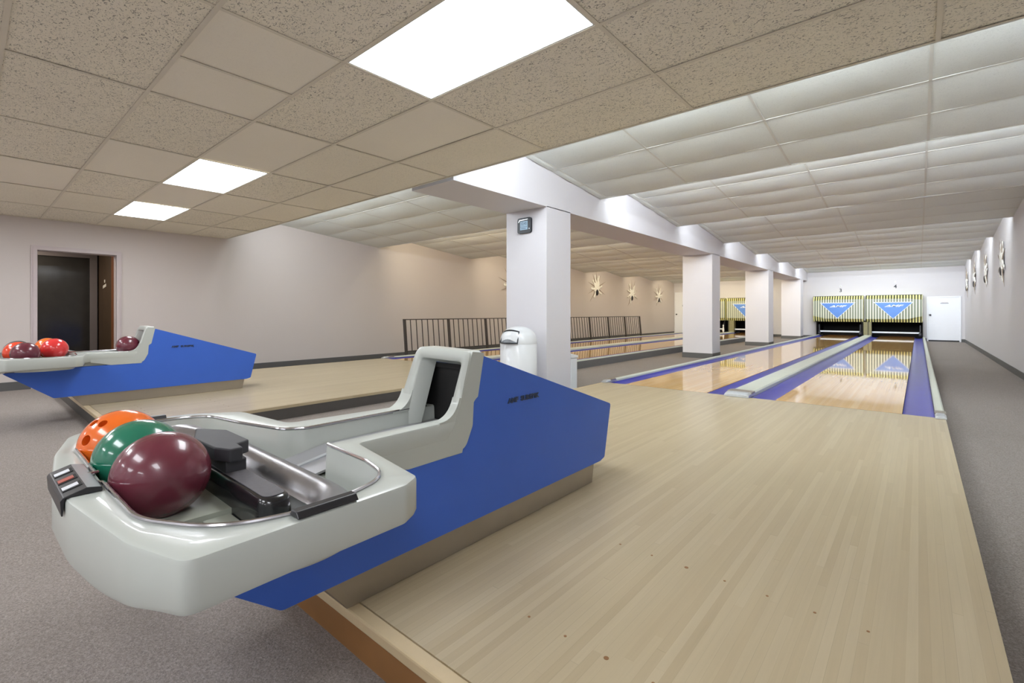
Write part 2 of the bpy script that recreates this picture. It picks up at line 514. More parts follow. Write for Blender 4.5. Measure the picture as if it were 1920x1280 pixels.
# stepped ceilings over the lanes: every section sinks towards the pins and hides a lamp behind its upper edge
def lane_ceiling(xa, xb, zhi, zlo, name):
    for k in range(7):
        y0, y1 = STEPS[k]+.016, STEPS[k+1]
        n = 5; sag = .016
        bm = B(); gb = B()
        zz = lambda t: zhi + (zlo-zhi)*t
        for (x0, x1) in xcols(xa, xb):
            for r in range(n):
                prev = None
                for q in range(9):
                    t = (r + q/8)/n; y = y0 + (y1-y0)*t; cur = []
                    for p in range(7):
                        u = p/6
                        z = zz(t) + .003 - sag*4*(q/8)*(1-q/8)*(1-abs(2*u-1)**4)
                        cur.append(bm.verts.new((x0+(x1-x0)*u, y, z)))
                    if prev:
                        for p in range(6): bm.faces.new([prev[p], prev[p+1], cur[p+1], cur[p]]).smooth = True
                    prev = cur
        o = struct(name, bm, M['tile_lane'])
        def slab(x0, x1, t0, t1):
            ya, yb = y0+(y1-y0)*t0, y0+(y1-y0)*t1
            v = [gb.verts.new(p) for p in ((x0, ya, zz(t0)), (x1, ya, zz(t0)), (x1, yb, zz(t1)), (x0, yb, zz(t1)),
                                           (x0, ya, zz(t0)+.016), (x1, ya, zz(t0)+.016), (x1, yb, zz(t1)+.016), (x0, yb, zz(t1)+.016))]
            for f in ((0,3,2,1),(4,5,6,7),(0,1,5,4),(1,2,6,5),(2,3,7,6),(3,0,4,7)): gb.faces.new([v[i] for i in f])
        for (x0, x1) in xcols(xa, xb)[1:]: slab(x0-.011, x0+.011, 0, 1)
        for r in range(1, n): slab(xa, xb, (r/n)-.003, (r/n)+.003)
        slab(xa, xb, .992, 1)
        obj('ceiling_grid', gb, M['grid_w'], o)
        if k < 6:
            obj('step_board', bx(xa, xb, y1, y1+.014, zlo-.004, 3.12), M['grid_w'], o)
lane_ceiling(KR, WR, 3.03, 2.69, 'ceiling_right')
lane_ceiling(WL, KL, 2.80, 2.475, 'ceiling_left')

# ------------------------------------------------------------------ approaches
def approach(x0, x1, label, riser, dots):
    t = thing('approach_platform', label, 'bowling approach', ((x0+x1)/2, YA, ZC), 'approach platforms')
    obj('deck', bx(x0+.03, x1, YA+.05, YFOUL-.004, -.03, 0), M['maple'], t)
    bm = B(); box(bm, x0, x1, YA, YA+.048, -.035, .0005); obj('nosing', bm, M['nosing'], t, bevel=.006)
    obj('front_board', bx(x0+.01, x1-.01, YA+.012, YA+.04, ZC, -.035), riser, t)
    bm = B(); box(bm, x0, x0+.03, YA+.05, YFOUL-.004, -.03, .0003); obj('edge_strip', bm, M['nosing'], t)
    for a, b in ((x0+.006, x0+.03), (x1-.03, x1-.006)): obj('side_skirt', bx(a, b, YA+.05, YFOUL-.004, ZC, -.03), M['skirt'], t)
    for dx, dy, r in dots: obj('marker_dot', lathe(B(), [(r, -.001), (r, .0006)], (dx, dy, 0), 12), M['riser'], t)
    return t
dots = []
for dy in (1.158, 1.765):
    for k in range(7):
        dots.append((-.925+.136*k if dy < 1.5 else -.93+.136*k, dy, .0075 if k == 2 else .0045))
approach(-3.28, .185, 'pale maple approach floor in front of lanes 3 and 4, filling the lower right', M['riser'], dots)
approach(-8.50, -4.93, 'pale maple approach floor beyond the carpet strip, by the left wall', M['skirt'], [(x+DXL, y, r) for x, y, r in dots])

# ------------------------------------------------------------------ lanes, gutters, cappings
def gutter_bm(x0, x1, y0, y1):
    bm = B(); n = 10; d = .045; pr = []
    for i in range(n+1):
        a = PI*i/n
        pr.append((x0+(x1-x0)*(1-math.cos(a))/2, -.006 - d*math.sin(a)))
    pts = pr + [(x1, -.10), (x0, -.10)]
    return prism(bm, pts, 'y', y0, y1)

def capping(x0, x1, ztop, label, lean=0):
    t = thing('capping_rail', label, 'capping rail', ((x0+x1)/2, YFOUL, 0), 'capping rails beside the gutters')
    w = x1-x0; b = min(.018, w*.22)
    pr = [(x0, -.1), (x0, ztop-b), (x0+b, ztop), (x1-b, ztop), (x1, ztop-b), (x1, -.1)]
    yf = YFOUL+.17
    obj('rail', prism(B(), pr, 'y', yf, YP+.1), M['cap'], t, bevel=.004)
    e = .006
    pf = [(x0-e, .0012), (x0-e, ztop-b+e), (x0+b-e, ztop+e), (x1-b+e, ztop+e), (x1+e, ztop-b+e), (x1+e, .0012)]
    bm = B()
    # cast end cap: a collar and a sloping nose that lies on the approach
    ya, ybk = YFOUL-.07, yf+.05
    A = [bm.verts.new((x, ybk, z)) for x, z in pf]; Bq = [bm.verts.new((x, YFOUL-.02, z)) for x, z in pf]
    Cq = [bm.verts.new((x, ya, z*.62 if z > .01 else z)) for x, z in pf]
    for L1, L2 in ((A, Bq), (Bq, Cq)):
        for i in range(len(pf)): bm.faces.new([L1[i], L1[(i+1) % len(pf)], L2[(i+1) % len(pf)], L2[i]])
    bm.faces.new(A); bm.faces.new(Cq)
    obj('end_cap', bm, M['alu'], t, bevel=.003)
    bm = B(); box(bm, x0-e-.001, x1+e+.001, YFOUL+.06, YFOUL+.20, ztop-b, ztop+e+.001)
    obj('joint_band', bm, M['steel'], t, bevel=.004)
    return t

PIN_Y = YP - .9
def lane_pair(dx, names, side):
    lanes = ((-2.96, -1.913), (-1.183, -.118))
    for k, (a, b) in enumerate(lanes):
        t = thing('bowling_lane', names['lane'][k], 'bowling lane', ((a+b)/2+dx, YFOUL, -.1), 'bowling lanes')
        obj('lane_bed', bx(a+dx, b+dx, YFOUL, YP-1.6, -.1, 0), M['lane'], t)
        obj('pin_deck', bx(a+dx, b+dx, YP-1.598, YP+.75, -.1, 0), M['deck'], t)
        obj('foul_line', bx(a+dx, b+dx, YFOUL-.003, YFOUL-.0005, -.05, .0004), M['rubber'], t)
    guts = ((-3.205, -2.964, 0), (-1.909, -1.69, 0), (-1.43, -1.187, 0), (-.114, .112, 0))
    for k, (a, b, q) in enumerate(guts):
        g = obj('bowling_gutter', gutter_bm(a+dx, b+dx, YFOUL+.002, YP+.2), M['gutter'], origin=((a+b)/2+dx, YFOUL, -.1), smooth=True, angle=50)
        tag(g, names['gut'][k], 'gutter', 'blue gutters')
    capping(-3.28+dx, -3.212+dx, .03, names['cap'][0])
    capping(-1.684+dx, -1.436+dx, .045, names['cap'][1])
    capping(.118+dx, .186+dx, .03, names['cap'][2])
    # carpeted kerb under both edges of the pair
    for nm, (a, b) in zip(names['kerb'], ((-3.284, -3.212), (.118, .188))):
        o = obj('lane_kerb', bx(a+dx, b+dx, YFOUL+.22, YP+.1, ZC, -.101), M['curb'], origin=((a+b)/2+dx, YFOUL, ZC))
        o2 = obj('kerb_face', bx((b+.001 if side < 0 else a-.005)+dx, (b+.005 if side < 0 else a-.001)+dx, YFOUL+.22, YP+.1, ZC, .002), M['curb'], o)
        tag(o, nm, 'kerb', 'lane kerbs')

lane_pair(0, {'lane': ['glossy maple lane 3, between the column row and the wide cream divider', 'glossy maple lane 4, rightmost of all the lanes'],
              'gut': ['blue gutter on the column side of lane 3', 'blue gutter between lane 3 and the wide cream divider',
                      'blue gutter between the wide cream divider and lane 4', 'wide looking blue gutter at the right edge of lane 4'],
              'cap': ['thin cream rail with silver end along the column side of lane 3', 'wide cream divider rail with silver end cap between lanes 3 and 4',
                      'narrow cream rail with silver end beside the right-hand carpet'],
              'kerb': ['grey carpeted kerb below the rail on the column side of lane 3', 'grey carpeted kerb along the right-hand aisle']}, 1)
lane_pair(DXL, {'lane': ['glossy maple lane beside the dark railing at the left wall', 'glossy maple lane on the far side of the column row'],
              'gut': ['blue gutter right beside the dark railing', 'blue gutter on the railing side of the far divider',
                      'blue gutter on the column side of the far divider', 'blue gutter of the far lane pair nearest the columns'],
              'cap': ['thin cream rail at the foot of the dark railing', 'cream divider rail between the two lanes beyond the columns',
                      'thin cream rail above the grey kerb facing the columns'],
              'kerb': ['grey kerb hidden below the railing side of the far lanes', 'long grey kerb of the far lanes facing the columns']}, -1)

# ------------------------------------------------------------------ pin machines and masks
def pinsetter(x0, x1, name, outer):
    """x0..x1 is the mask; outer = -1 / +1 says at which end the middle panel tapers"""
    t = thing('pinsetter', name, 'pinsetter', ((x0+x1)/2, YP, 0), 'pinsetters at the end of the lanes')
    xc = (x0+x1)/2
    yf, yb = YP-.02, YB-.005
    z = [.575, .70, 1.50, 1.64]
    tp = .12
    def Y(i): return (yf+.10, yf, yf, yf+.10)[i]
    bm = B()
    xl, xr = x0, x1
    # shifted folds at the outer end give the chamfered facet
    zl = [.575, .70 + (tp if outer < 0 else 0), 1.50 - (tp*.45 if outer < 0 else 0), 1.64]
    zr = [.575, .70 + (tp if outer > 0 else 0), 1.50 - (tp*.45 if outer > 0 else 0), 1.64]
    xm = x0+.45 if outer < 0 else x1-.45
    cols = [(xl, zl), (xm, z), (xr, zr)]
    V = [[bm.verts.new((x, Y(i), zz[i])) for i in range(4)] for x, zz in cols]
    for a, b in ((0, 1), (1, 2)):
        for i in range(3):
            f = bm.faces.new([V[a][i], V[b][i], V[b][i+1], V[a][i+1]]); f.material_index = 1 if i == 1 else 0
    # body behind the folded front
    Rb = [[bm.verts.new((x, yb, zz)) for zz in (.575, 1.64)] for x in (xl, xm, xr)]
    for a, b in ((0, 1), (1, 2)):
        f = bm.faces.new([V[a][3], V[b][3], Rb[b][1], Rb[a][1]]); f.material_index = 2
        f = bm.faces.new([V[b][0], V[a][0], Rb[a][0], Rb[b][0]]); f.material_index = 3
        bm.faces.new([Rb[a][0], Rb[a][1], Rb[b][1], Rb[b][0]]).material_index = 2
    for k in (0, 2):
        f = bm.faces.new([V[k][0], V[k][1], V[k][2], V[k][3], Rb[k][1], Rb[k][0]]); f.material_index = 2
    obj('mask', bm, [M['mask_top'], M['mask_mid'], M['mask_y'], M['black']], t)
    obj('mask_edge', bx(x0, x1, yf+.098, yf+.115, 1.64, 1.655), M['ink'], t)
    # blue pennant
    def tri(s, dz):
        c = (xc-.05*outer*0, 1.36)
        return [(xc-.60*s, 1.36+dz), (xc+.60*s, 1.36+dz), (xc, 1.36+dz-.645*s)]
    p = obj('pennant', prism(B(), tri(1, 0), 'y', yf-.012, yf-.001), M['triblue'], t)
    bm = B()
    A = tri(1.03, .012); Cc = tri(.965, -.012)
    for i in range(3):
        a, b = A[i], A[(i+1) % 3]; c, d = Cc[(i+1) % 3], Cc[i]
        prism(bm, [a, b, c, d], 'y', yf-.016, yf-.002)
    obj('border', bm, M['triwhite'], p)
    L = text_bm('AMF', .155, .004, face_ny((xc, yf-.016, 1.215)) @ Matrix.Diagonal((1.75, .72, 1, 1)), .35, 1.0, .004)
    prism(L, [(xc-.27, 1.168), (xc-.12, 1.182), (xc-.12, 1.172)], 'y', yf-.018, yf-.012)
    obj('logo', L, M['triwhite'], p)
    # the dark pit with its sweep bar
    bm = B()
    xi0, xi1 = x0+.135, x1-.045
    if outer > 0: xi0, xi1 = x0+.09, x1-.0
    y2 = YB+1.6
    box(bm, xi0-.02, xi0, YP, y2, .002, .60); box(bm, xi1, xi1+.02, YP, y2, .002, .60)
    box(bm, xi0-.02, xi1+.02, y2, y2+.02, -.1, .615); box(bm, xi0-.02, xi1+.02, YB+.02, y2, .60, .615)
    obj('pit_box', bm, M['hole'], t)
    bm = B(); box(bm, xi0+.10, xi1-.08, YP+.16, YP+.20, .135, .195)
    s = obj('sweep_bar', bm, M['triwhite'], t, bevel=.006)
    for xx in (xi0+.07, xi1-.06):
        bm = B()
        lathe(bm, [(.012, -.05), (.07, -.04), (.075, .0), (.07, .04), (.012, .05)], (xx, YP+.18, .10), 20, 'x')
        box(bm, xx-.02, xx+.02, YP+.14, YP+.24, .1, .46)
        obj('sweep_arm', bm, M['rubber'], t)
    return t
MX = [(-3.44, -1.705), (-1.625, .108)]
pinsetter(*MX[0], 'pin machine of lane 3 with striped mask and blue pennant', -1)
pinsetter(*MX[1], 'pin machine of lane 4 with striped mask, next to the white door', 1)
pinsetter(MX[0][0]-5.33, MX[0][1]-5.33, 'pin machine of the railing-side lane, mostly hidden behind a column', -1)
pinsetter(MX[1][0]-5.33, MX[1][1]-5.33, 'pin machine seen between two columns with half its pennant showing', 1)
for dx, lab in ((0, 'olive post between the pits of lanes 3 and 4'), (DXL, 'olive post between the two pits beyond the columns')):
    o = obj('kickback_post', bx(-1.70+dx, -1.44+dx, YP+.02, YP+.3, .046, .575), M['olive'], origin=(-1.57+dx, YP, .046))
    tag(o, lab, 'post')

def pin_bm(c, h=.38):
    k = h/.38
    pr = [(0, 0), (.026, 0), (.029, .01), (.048, .06), (.06, .115), (.05, .18), (.031, .235), (.024, .26), (.025, .29), (.032, .325), (.030, .35), (.018, .372), (0, .38)]
    return lathe(B(), [(r*k, z*k) for r, z in pr], c, 20, cap=False)
o = obj('bowling_pin', pin_bm((-7.12, YP+.02, .0)), M['pin'], origin=(-7.12, YP+.02, 0), smooth=True)
tag(o, 'white bowling pin standing in a dark pit beyond the columns', 'bowling pin')

# numbers over the masks, signs and doors on the wall behind the pins
for num, x, z0, lab in (('3', -2.49, 1.885, 'dark numeral three above the mask nearer the columns'), ('4', -.70, 1.985, 'dark numeral four above the mask beside the white door')):
    o = obj('lane_number', text_bm(num, .20, .003, face_ny((x, YB-.002, z0)), 0, 1, .004), M['ink'], origin=(x, YB, z0)); tag(o, lab, 'number')
    o = obj('lane_lamp', bx(x-.03, x+.03, YB-.03, YB+.001, z0+.15, z0+.21), M['triwhite'], origin=(x, YB, z0+.15), bevel=.004)
    bm = B(); box(bm, x-.018, x+.018, YB-.032, YB-.0305, z0+.16, z0+.20); obj('lens', bm, M['steel'], o)
    tag(o, 'small square lamp above the %s' % ('numeral three' if num == '3' else 'numeral four, toward the white door'), 'lamp')

def white_door(x0, x1, z1, lab, n, knob, sx, sw, red):
    y = YB
    d = struct('door_%d' % n, bx(x0+.05, x1-.05, y-.02, y-.003, -.085, z1-.05), M['doorw']); tag(d, lab, 'door')
    bm = B()
    box(bm, x0, x0+.05, y-.035, y, ZC, z1); box(bm, x1-.05, x1, y-.035, y, ZC, z1); box(bm, x0+.05, x1-.05, y-.035, y, z1-.05, z1)
    obj('door_frame', bm, M['doorw'], d, bevel=.004)
    obj('threshold', bx(x0+.05, x1-.05, y-.025, y-.003, ZC, -.086), M['black'], d)
    bm = lathe(B(), [(.0, -.075), (.022, -.07), (.034, -.05), (.022, -.03), (.012, -.02), (.03, -.0), ], (knob, y-.02, .95-.085), 16, 'y', cap=False)
    obj('knob', bm, M['rubber'], d, smooth=True)
    s = obj('door_sign', bx(sx, sx+sw, y-.024, y-.0205, 1.27, 1.36), M['triwhite'] if red else M['ink'], d)
    if red:
        obj('sign_bar', bx(sx+.005, sx+sw-.005, y-.0252, y-.0242, 1.292, 1.317), M['spike2'], s)
        obj('sign_bar', bx(sx+.03, sx+sw-.02, y-.0252, y-.0242, 1.328, 1.345), M['frame'], s)
white_door(.235, 1.20, 1.57, 'white door with a small grey-lettered sign beside the striped mask', 2, .335, .62, .24, True)
white_door(-9.60, -8.80, 2.0, 'white door with a dark plate at the far end beyond the railing', 3, -9.5, -9.20, .22, False)

# ------------------------------------------------------------------ doorway in the left wall
def doorway():
    d = thing('door_1', 'dark open doorway with pale frame in the left wall', 'doorway', (WL, (DY0+DY1)/2, ZC), None, 'structure')
    x = WL
    bm = B(); w = .062
    for e, th in ((0, .018), (.02, .028)):
        a, b, c = DY0-w+e, DY1+w-e, DZ+w-e
        box(bm, x, x+th, a, DY0, ZC, c); box(bm, x, x+th, DY1, b, ZC, c); box(bm, x, x+th, DY0, DY1, DZ, c)
    obj('door_frame', bm, M['frame'], d)
    bm = B(); box(bm, x-.15, x, DY0, DY0+.006, ZC, DZ); box(bm, x-.15, x, DY1-.006, DY1, ZC, DZ); box(bm, x-.15, x, DY0, DY1, DZ-.006, DZ)
    obj('jamb', bm, M['frame'], d)
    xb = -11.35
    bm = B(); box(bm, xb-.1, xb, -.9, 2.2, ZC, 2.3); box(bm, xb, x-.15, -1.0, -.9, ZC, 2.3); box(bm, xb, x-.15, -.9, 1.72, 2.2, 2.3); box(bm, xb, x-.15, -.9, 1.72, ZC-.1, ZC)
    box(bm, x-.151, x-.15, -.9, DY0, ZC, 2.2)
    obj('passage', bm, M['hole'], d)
    obj('side_panelling', bx(xb, x-.42, 1.62, 1.72, ZC, 2.2), M['panelw'], d)
    obj('varnished_post', bx(x-.42, x-.16, 1.60, 1.72, ZC, 2.2), M['orangew'], d)
    bm = B()
    for a in ((-.15, -.07), (1.50, 1.60)): box(bm, xb, xb+.05, a[0], a[1], ZC, 2.03)
    box(bm, xb, xb+.05, -.07, 1.50, 1.93, 2.03)
    f = obj('glass_door_frame', bm, M['dframe'], d)
    obj('glass_door', bx(xb, xb+.02, -.07, 1.50, ZC, 1.93), M['glassd'], d)
    obj('sticker', bx(-10.78, -10.70, 1.617, 1.6205, 1.475, 1.525), M['sticker'], d)
    obj('sticker', prism(B(), [(-10.90, 1.375), (-10.62, 1.405), (-10.62, 1.455), (-10.90, 1.425)], 'y', 1.617, 1.6205), M['sticker'], d)
doorway()

# ------------------------------------------------------------------ dark railing along the left wall
def railing():
    x = -8.80; lean = -.07
    t = thing('metal_railing', 'long dark metal railing standing between the left wall and the lanes', 'railing', (x, 6.56, ZC))
    zt, zb = .795, .075
    def P(y, z): return (x + lean*(z-zb)/(zt-zb), y, z)
    def bar(y0, y1, z, w, h):
        bm = B(); c = P(0, z)[0]; return box(bm, c-w, c+w, y0, y1, z-h, z+h)
    ys = [6.56 + 1.327*k for k in range(10)]
    obj('top_rail', bar(ys[0]-.03, ys[-1]+.03, zt, .022, .011), M['rail'], t)
    obj('bottom_rail', bar(ys[0], ys[-1], zb, .012, .010), M['rail'], t)
    def post(y, w, zlow, name):
        bm = B(); A = []
        for z in (zlow, zt):
            c = P(y, z); A.append([bm.verts.new((c[0]+a*w, y+b*w, z)) for a, b in ((-1, -1), (1, -1), (1, 1), (-1, 1))])
        for i in range(4): bm.faces.new([A[0][i], A[0][(i+1) % 4], A[1][(i+1) % 4], A[1][i]])
        bm.faces.new(A[0]); bm.faces.new(A[1])
        obj(name, bm, M['rail'], t)
    for y in ys: post(y, .026, ZC, 'post')
    for a, b in zip(ys, ys[1:]):
        for k in range(1, 8): post(a+(b-a)*k/8, .008, zb, 'baluster')
railing()

# ------------------------------------------------------------------ starburst decorations of exploding pins
def starburst(wall, y, z, s, seed, label, group):
    rnd = random.Random(seed)
    x0 = WL if wall < 0 else WR
    sg = 1 if wall < 0 else -1
    t = thing('pin_starburst', label, 'wall decoration', (x0, y, z), group)
    R = lambda dy, dz, dx=.02: (x0+sg*dx, y+dy*s, z+dz*s)
    angs = [95, 60, 128, 25, 160, 200, -18, 230]
    for k, a in enumerate(angs):
        a = math.radians(a + rnd.uniform(-6, 6)); L = rnd.uniform(.52, .78)
        bm = B(); c, d = math.cos(a), math.sin(a)
        tube(bm, [R(.2*c, .18+.2*d, .03), R(L*.6*c, .18+L*.6*d, .035), R(L*c, .18+L*d, .03)], [.014*s, .010*s, .002*s], 6)
        obj('spike', bm, M['spike'], t)
    for k, a in enumerate((80, 20, 140, 185, -30, 250, 50, 115)):
        a = math.radians(a + rnd.uniform(-12, 12)); rr = (.19 if k < 6 else .30)
        bm = pin_bm((0, 0, -.19), .38)
        ph = a - PI/2 + rnd.uniform(-.4, .4)
        # lay the pin against the wall, flattened a little as a relief
        Mx = Matrix.Translation(R(rr*math.cos(a), .16+rr*math.sin(a), .026)) @ Matrix.Rotation(ph*(1 if True else -1), 4, 'X') @ Matrix.Diagonal((.40, 1.5*s, 1.35*s, 1))
        bmesh.ops.transform(bm, matrix=Mx, verts=bm.verts)
        obj('pin', bm, M['pin'], t, smooth=True)
    bm = sphere(B(), R(0, 0, .036*s), .105*s, 20, 12, (.38, 1, 1.15))
    obj('ball', bm, M['black'], t, smooth=True)
    return t
for k, (y, z, s, lab) in enumerate(((11.25, 1.62, 1.0, 'pin starburst on the left wall, half hidden behind the nearest column'),
      (16.33, 1.75, 1.0, 'largest fully visible pin starburst on the left wall, just right of the nearest column'),
      (19.33, 1.60, .95, 'middle pin starburst of the three above the railing end'),
      (22.2, 1.58, .9, 'pin starburst on the left wall closest to the far door'))):
    starburst(-1, y, z, s, 11+k, lab, 'pin starbursts on the left wall')
for k, (y, z, s, lab) in enumerate(((13.7, 1.80, .85, 'pin starburst on the right wall nearest the camera'),
      (16.75, 1.80, .85, 'second pin starburst from the camera on the right wall'),
      (19.9, 1.82, .85, 'third pin starburst from the camera on the right wall'),
      (22.8, 1.80, .85, 'pin starburst on the right wall nearest the white door'))):
    starburst(1, y, z, s, 31+k, lab, 'pin starbursts on the right wall')

# ------------------------------------------------------------------ waste bin, pedestal and clock at the nearest column
def waste_bin():
    c = (-3.895, 4.66, ZC); r = .238
    t = thing('waste_bin', 'white dome-topped waste bin with silver flap against the nearest column', 'waste bin', c)
    obj('bin_body', lathe(B(), [(r-.01, 0), (r, .01), (r, .70), (r-.006, .708)], c, 40), M['bin'], t, smooth=True)
    zb = .712; pr = []
    for i in range(11):
        a = PI/2*i/10
        pr.append(((r+.002)*math.cos(a)**.8 if i < 10 else 0, zb + .205*math.sin(a)))
    lid = lathe(B(), [(r+.002, zb-.014)]+pr, c, 40, cap=False)
    obj('dome_lid', lid, M['bin'], t, smooth=True)
    # hooded opening towards the approach side
    ang = math.radians(-86); dv = Vector((math.cos(ang), math.sin(ang), 0)); sv = Vector((-dv.y, dv.x, 0))
    def Q(o, s, z): return tuple(Vector(c) + dv*o + sv*s + Vector((0, 0, z)))
    bm = B()
    lo, hi = [], []
    for i in range(9):
        u = -1 + i/4
        lo.append(bm.verts.new(Q(.262 - .06*u*u, .13*u, zb+.006))); hi.append(bm.verts.new(Q(.165 - .03*u*u, .105*u, zb+.155-.02*u*u)))
    for i in range(8): bm.faces.new([lo[i], lo[i+1], hi[i+1], hi[i]])
    bmesh.ops.solidify(bm, geom=bm.faces[:], thickness=.004)
    obj('flap', bm, M['flap'], t, smooth=True)
    bm = B()
    tube(bm, [Q(.165-.03*u*u+.012, .112*u, zb+.160-.02*u*u) for u in [-1+i/6 for i in range(13)]], .009, 8)
    for u in (-1, 1): tube(bm, [Q(.145, .112*u, zb+.145), Q(.215, .135*u, zb+.0)], .008, 8)
    tube(bm, [Q(.268 - .06*u*u, .14*u, zb+.002) for u in [-1+i/6 for i in range(13)]], .008, 8)
    obj('flap_rim', bm, M['clock'], t, smooth=True)
waste_bin()
t = thing('pedestal', 'low pale box standing behind the nearest column', 'pedestal', (-3.9, 5.65, ZC))
obj('pedestal_body', bx(-4.1, -3.70, 5.575, 5.735, ZC, .31), M['bin'], t, bevel=.01)
bm = prism(B(), [(5.57, .311), (5.745, .311), (5.745, .345), (5.60, .372), (5.57, .372)], 'x', -4.11, -3.69); obj('pedestal_lid', bm, M['bin'], t, bevel=.008)

def clock():
    x, z, y = -4.058, 2.135, 5.0; w, h = .118, .105
    t = thing('wall_clock', 'dark digital wall clock high on the nearest column', 'clock', (x, y, z))
    pts = fillet([(x-w, z-h, .035), (x+w, z-h, .035), (x+w, z+h, .035), (x-w, z+h, .035)])
    obj('case', prism(B(), pts, 'y', y-.03, y), M['clock'], t, bevel=.01, seg=3)
    obj('screen', bx(x-.068, x+.062, y-.0325, y-.030, z-.06, z+.058), M['lcd'], t)
    s = bpy.data.objects['screen']
    L = text_bm('12:45', .052, .0004, face_ny((x-.004, y-.033, z+.022)), 0, .95, .001)
    box(L, x-.062, x+.056, y-.0332, y-.0326, z-.022, z-.016)
    box(L, x-.05, x+.035, y-.0332, y-.0326, z-.046, z-.036)
    obj('digits', L, M['lcdtext'], s)
    obj('top_band', prism(B(), [(x-.10, z+.045), (x-.092, z+.045), (x-.075, z+.068), (x+.065, z+.074), (x+.065, z+.082), (x-.08, z+.078)], 'y', y-.034, y-.0305), M['alu'], t)
    obj('button', lathe(B(), [(.007, -.034), (.007, -.03)], (x+.09, y, z-.05), 12, 'y'), M['alu'], t)
clock()

# ------------------------------------------------------------------ ball return
XC = -1.5525
def ball_return():
    t = thing('ball_return', 'blue ball return with pale oval rack in the foreground, holding three balls', 'ball return', (XC, YA, 0), 'ball returns')
    XR, XL_ = -1.36, -1.745
    # steel plinth
    obj('plinth', prism(B(), [(.806, .0005), (2.307, .0005), (2.33, .116), (.713, .116)], 'x', -1.715, -1.39), M['steel'], t, bevel=.003)
    # blue cabinet
    pr = fillet([(.215, .402, .02), (.587, .112, .03), (2.345, .117, .0), (2.392, .130, .015), (2.463, .424, .018), (1.395, .776, .01), (1.34, .60, 0), (1.27, .45, 0), (1.20, .402, 0)], 4)
    cbm = carve(prism(B(), pr, 'x', XL_, XR), prism(B(), [(1.2, .44), (1.76, .44), (1.76, .60), (1.37, .735), (1.2, .735)], 'x', -1.70, -1.395))
    obj('cabinet', cbm, M['blue'], t, bevel=.009, seg=3, smooth=True, angle=35)
    L = text_bm('AMF  SUREPIK', .031, .0022, face_px((XR+.0022, 1.662, .565)) @ Matrix.Diagonal((1.14, .95, 1, 1)), 0, 1.0, .0012)
    obj('lettering', L, M['letter'], t)

    # ---- rack shell: outer outline, inner well, throat towards the hood
    out = [(-1.378, 1.50, 0), (-1.378, 1.305, 0), (-1.357, 1.295, 0), (-1.357, .826, .03), (-.968, .757, .03), (-.937, .70, .04), (-.925, .240, .035), (-1.08, .191, .3), (-1.41, .150, .5), (-1.66, .147, .5),
           (-1.92, .175, .4), (-2.18, .235, .12), (-2.262, .38, .2), (-2.276, .60, .14), (-2.15, .772, .08), (-1.80, .806, .04), (-1.752, 1.295, 0), (-1.732, 1.305, 0), (-1.732, 1.50, 0)]
    inn = [(-1.418, 1.49, 0), (-1.420, .742, .03), (-1.17, .730, .10), (-1.02, .695, .16), (-.962, .50, .25), (-1.01, .325, .25), (-1.18, .232, .22), (-1.55, .226, .3),
           (-1.93, .228, .2), (-2.14, .29, .16), (-2.205, .50, .2), (-2.16, .635, .12), (-1.93, .675, .25), (-1.70, .735, .10), (-1.655, .80, .06), (-1.652, 1.49, 0)]
    out = dense(fillet(out, 8)); inn = dense(fillet(inn, 8))
    ZR = .538
    def shell(bm):
        rr = .009
        o0 = offset(out, .03); o1 = offset(out, .0)
        A = ring(bm, o0, .436); A1 = ring(bm, offset(out, .006), .442); A2 = ring(bm, out, .455); A3 = ring(bm, out, ZR-rr)
        A4 = ring(bm, offset(out, rr*.3), ZR-rr*.3); A5 = ring(bm, offset(out, rr), ZR)
        C5 = ring(bm, offset(inn, -.008), ZR); C4 = ring(bm, offset(inn, -.002), ZR-.004); C3 = ring(bm, inn, ZR-.012)
        C2 = ring(bm, offset(inn, .004), .425); Ci = ring(bm, offset(inn, .012), .413)
        ss = lambda v: (lambda u: u*u*(3-2*u))(max(0, min(1, v)))
        for R_, w_ in ((A, 1), (A1, 1), (A2, 1)):
            for v in R_: v.co.z -= .046*w_*ss((.62-abs(v.co.x-XC-.05))/.42)*ss((.42-v.co.y)/.22)
        for P_, Q_ in ((A, A1), (A1, A2), (A2, A3), (A3, A4), (A4, A5), (C5, C4), (C4, C3), (C3, C2), (C2, Ci)): bridge(bm, P_, Q_)
        fill(bm, A5, C5); fill(bm, Ci); fill(bm, A)
        return bm
    obj('rack', shell(B()), M['rack'], t, smooth=True, angle=42)
    # cheek panels of the throat; the right one runs up behind the hood
    low = [(.86, .44, 0), (1.02, .402, .02), (1.25, .404, .03), (1.30, .425, .05)]
    up = [(1.336, .50, .03), (1.342, .592, .004), (1.352, .603, .004), (1.366, .612, .004), (1.400, .775, .01), (1.405, .786, .004), (1.335, .795, 0), (1.262, .58, 0), (1.24, .52, 0), (1.20, .47, 0), (.86, .47, 0)]
    obj('throat_cheek', prism(B(), fillet(low + up, 5), 'x', -1.372, -1.3566), M['rack'], t)
    lf_ = [(1.335, .50, .05), (1.33, .52, .01), (1.24, .52, 0), (1.20, .47, 0), (.86, .47, 0)]
    obj('throat_cheek', prism(B(), fillet(low + lf_, 5), 'x', -1.7525, -1.738), M['rack'], t, bevel=.003)

    # ---- hood: a frame leaning back, with a deep opening
    def hp(x, z, back=0.):   # a point of the leaning front plane
        return Vector((x, 1.243 + (z-.546)*.29 + back, z))
    xl, xr, z0, z1 = -1.728, -1.358, .402, .800
    ol = fillet([(xl-.026, z0, .002), (xr, z0, .002), (xr, z1-.004, .03), (xl+.03, z1+.004, .055)], 8)
    il = fillet([(-1.658, .408, .004), (-1.412, .408, .004), (-1.390, .754, .02), (-1.645, .758, .02)], 8)
    bm = B()
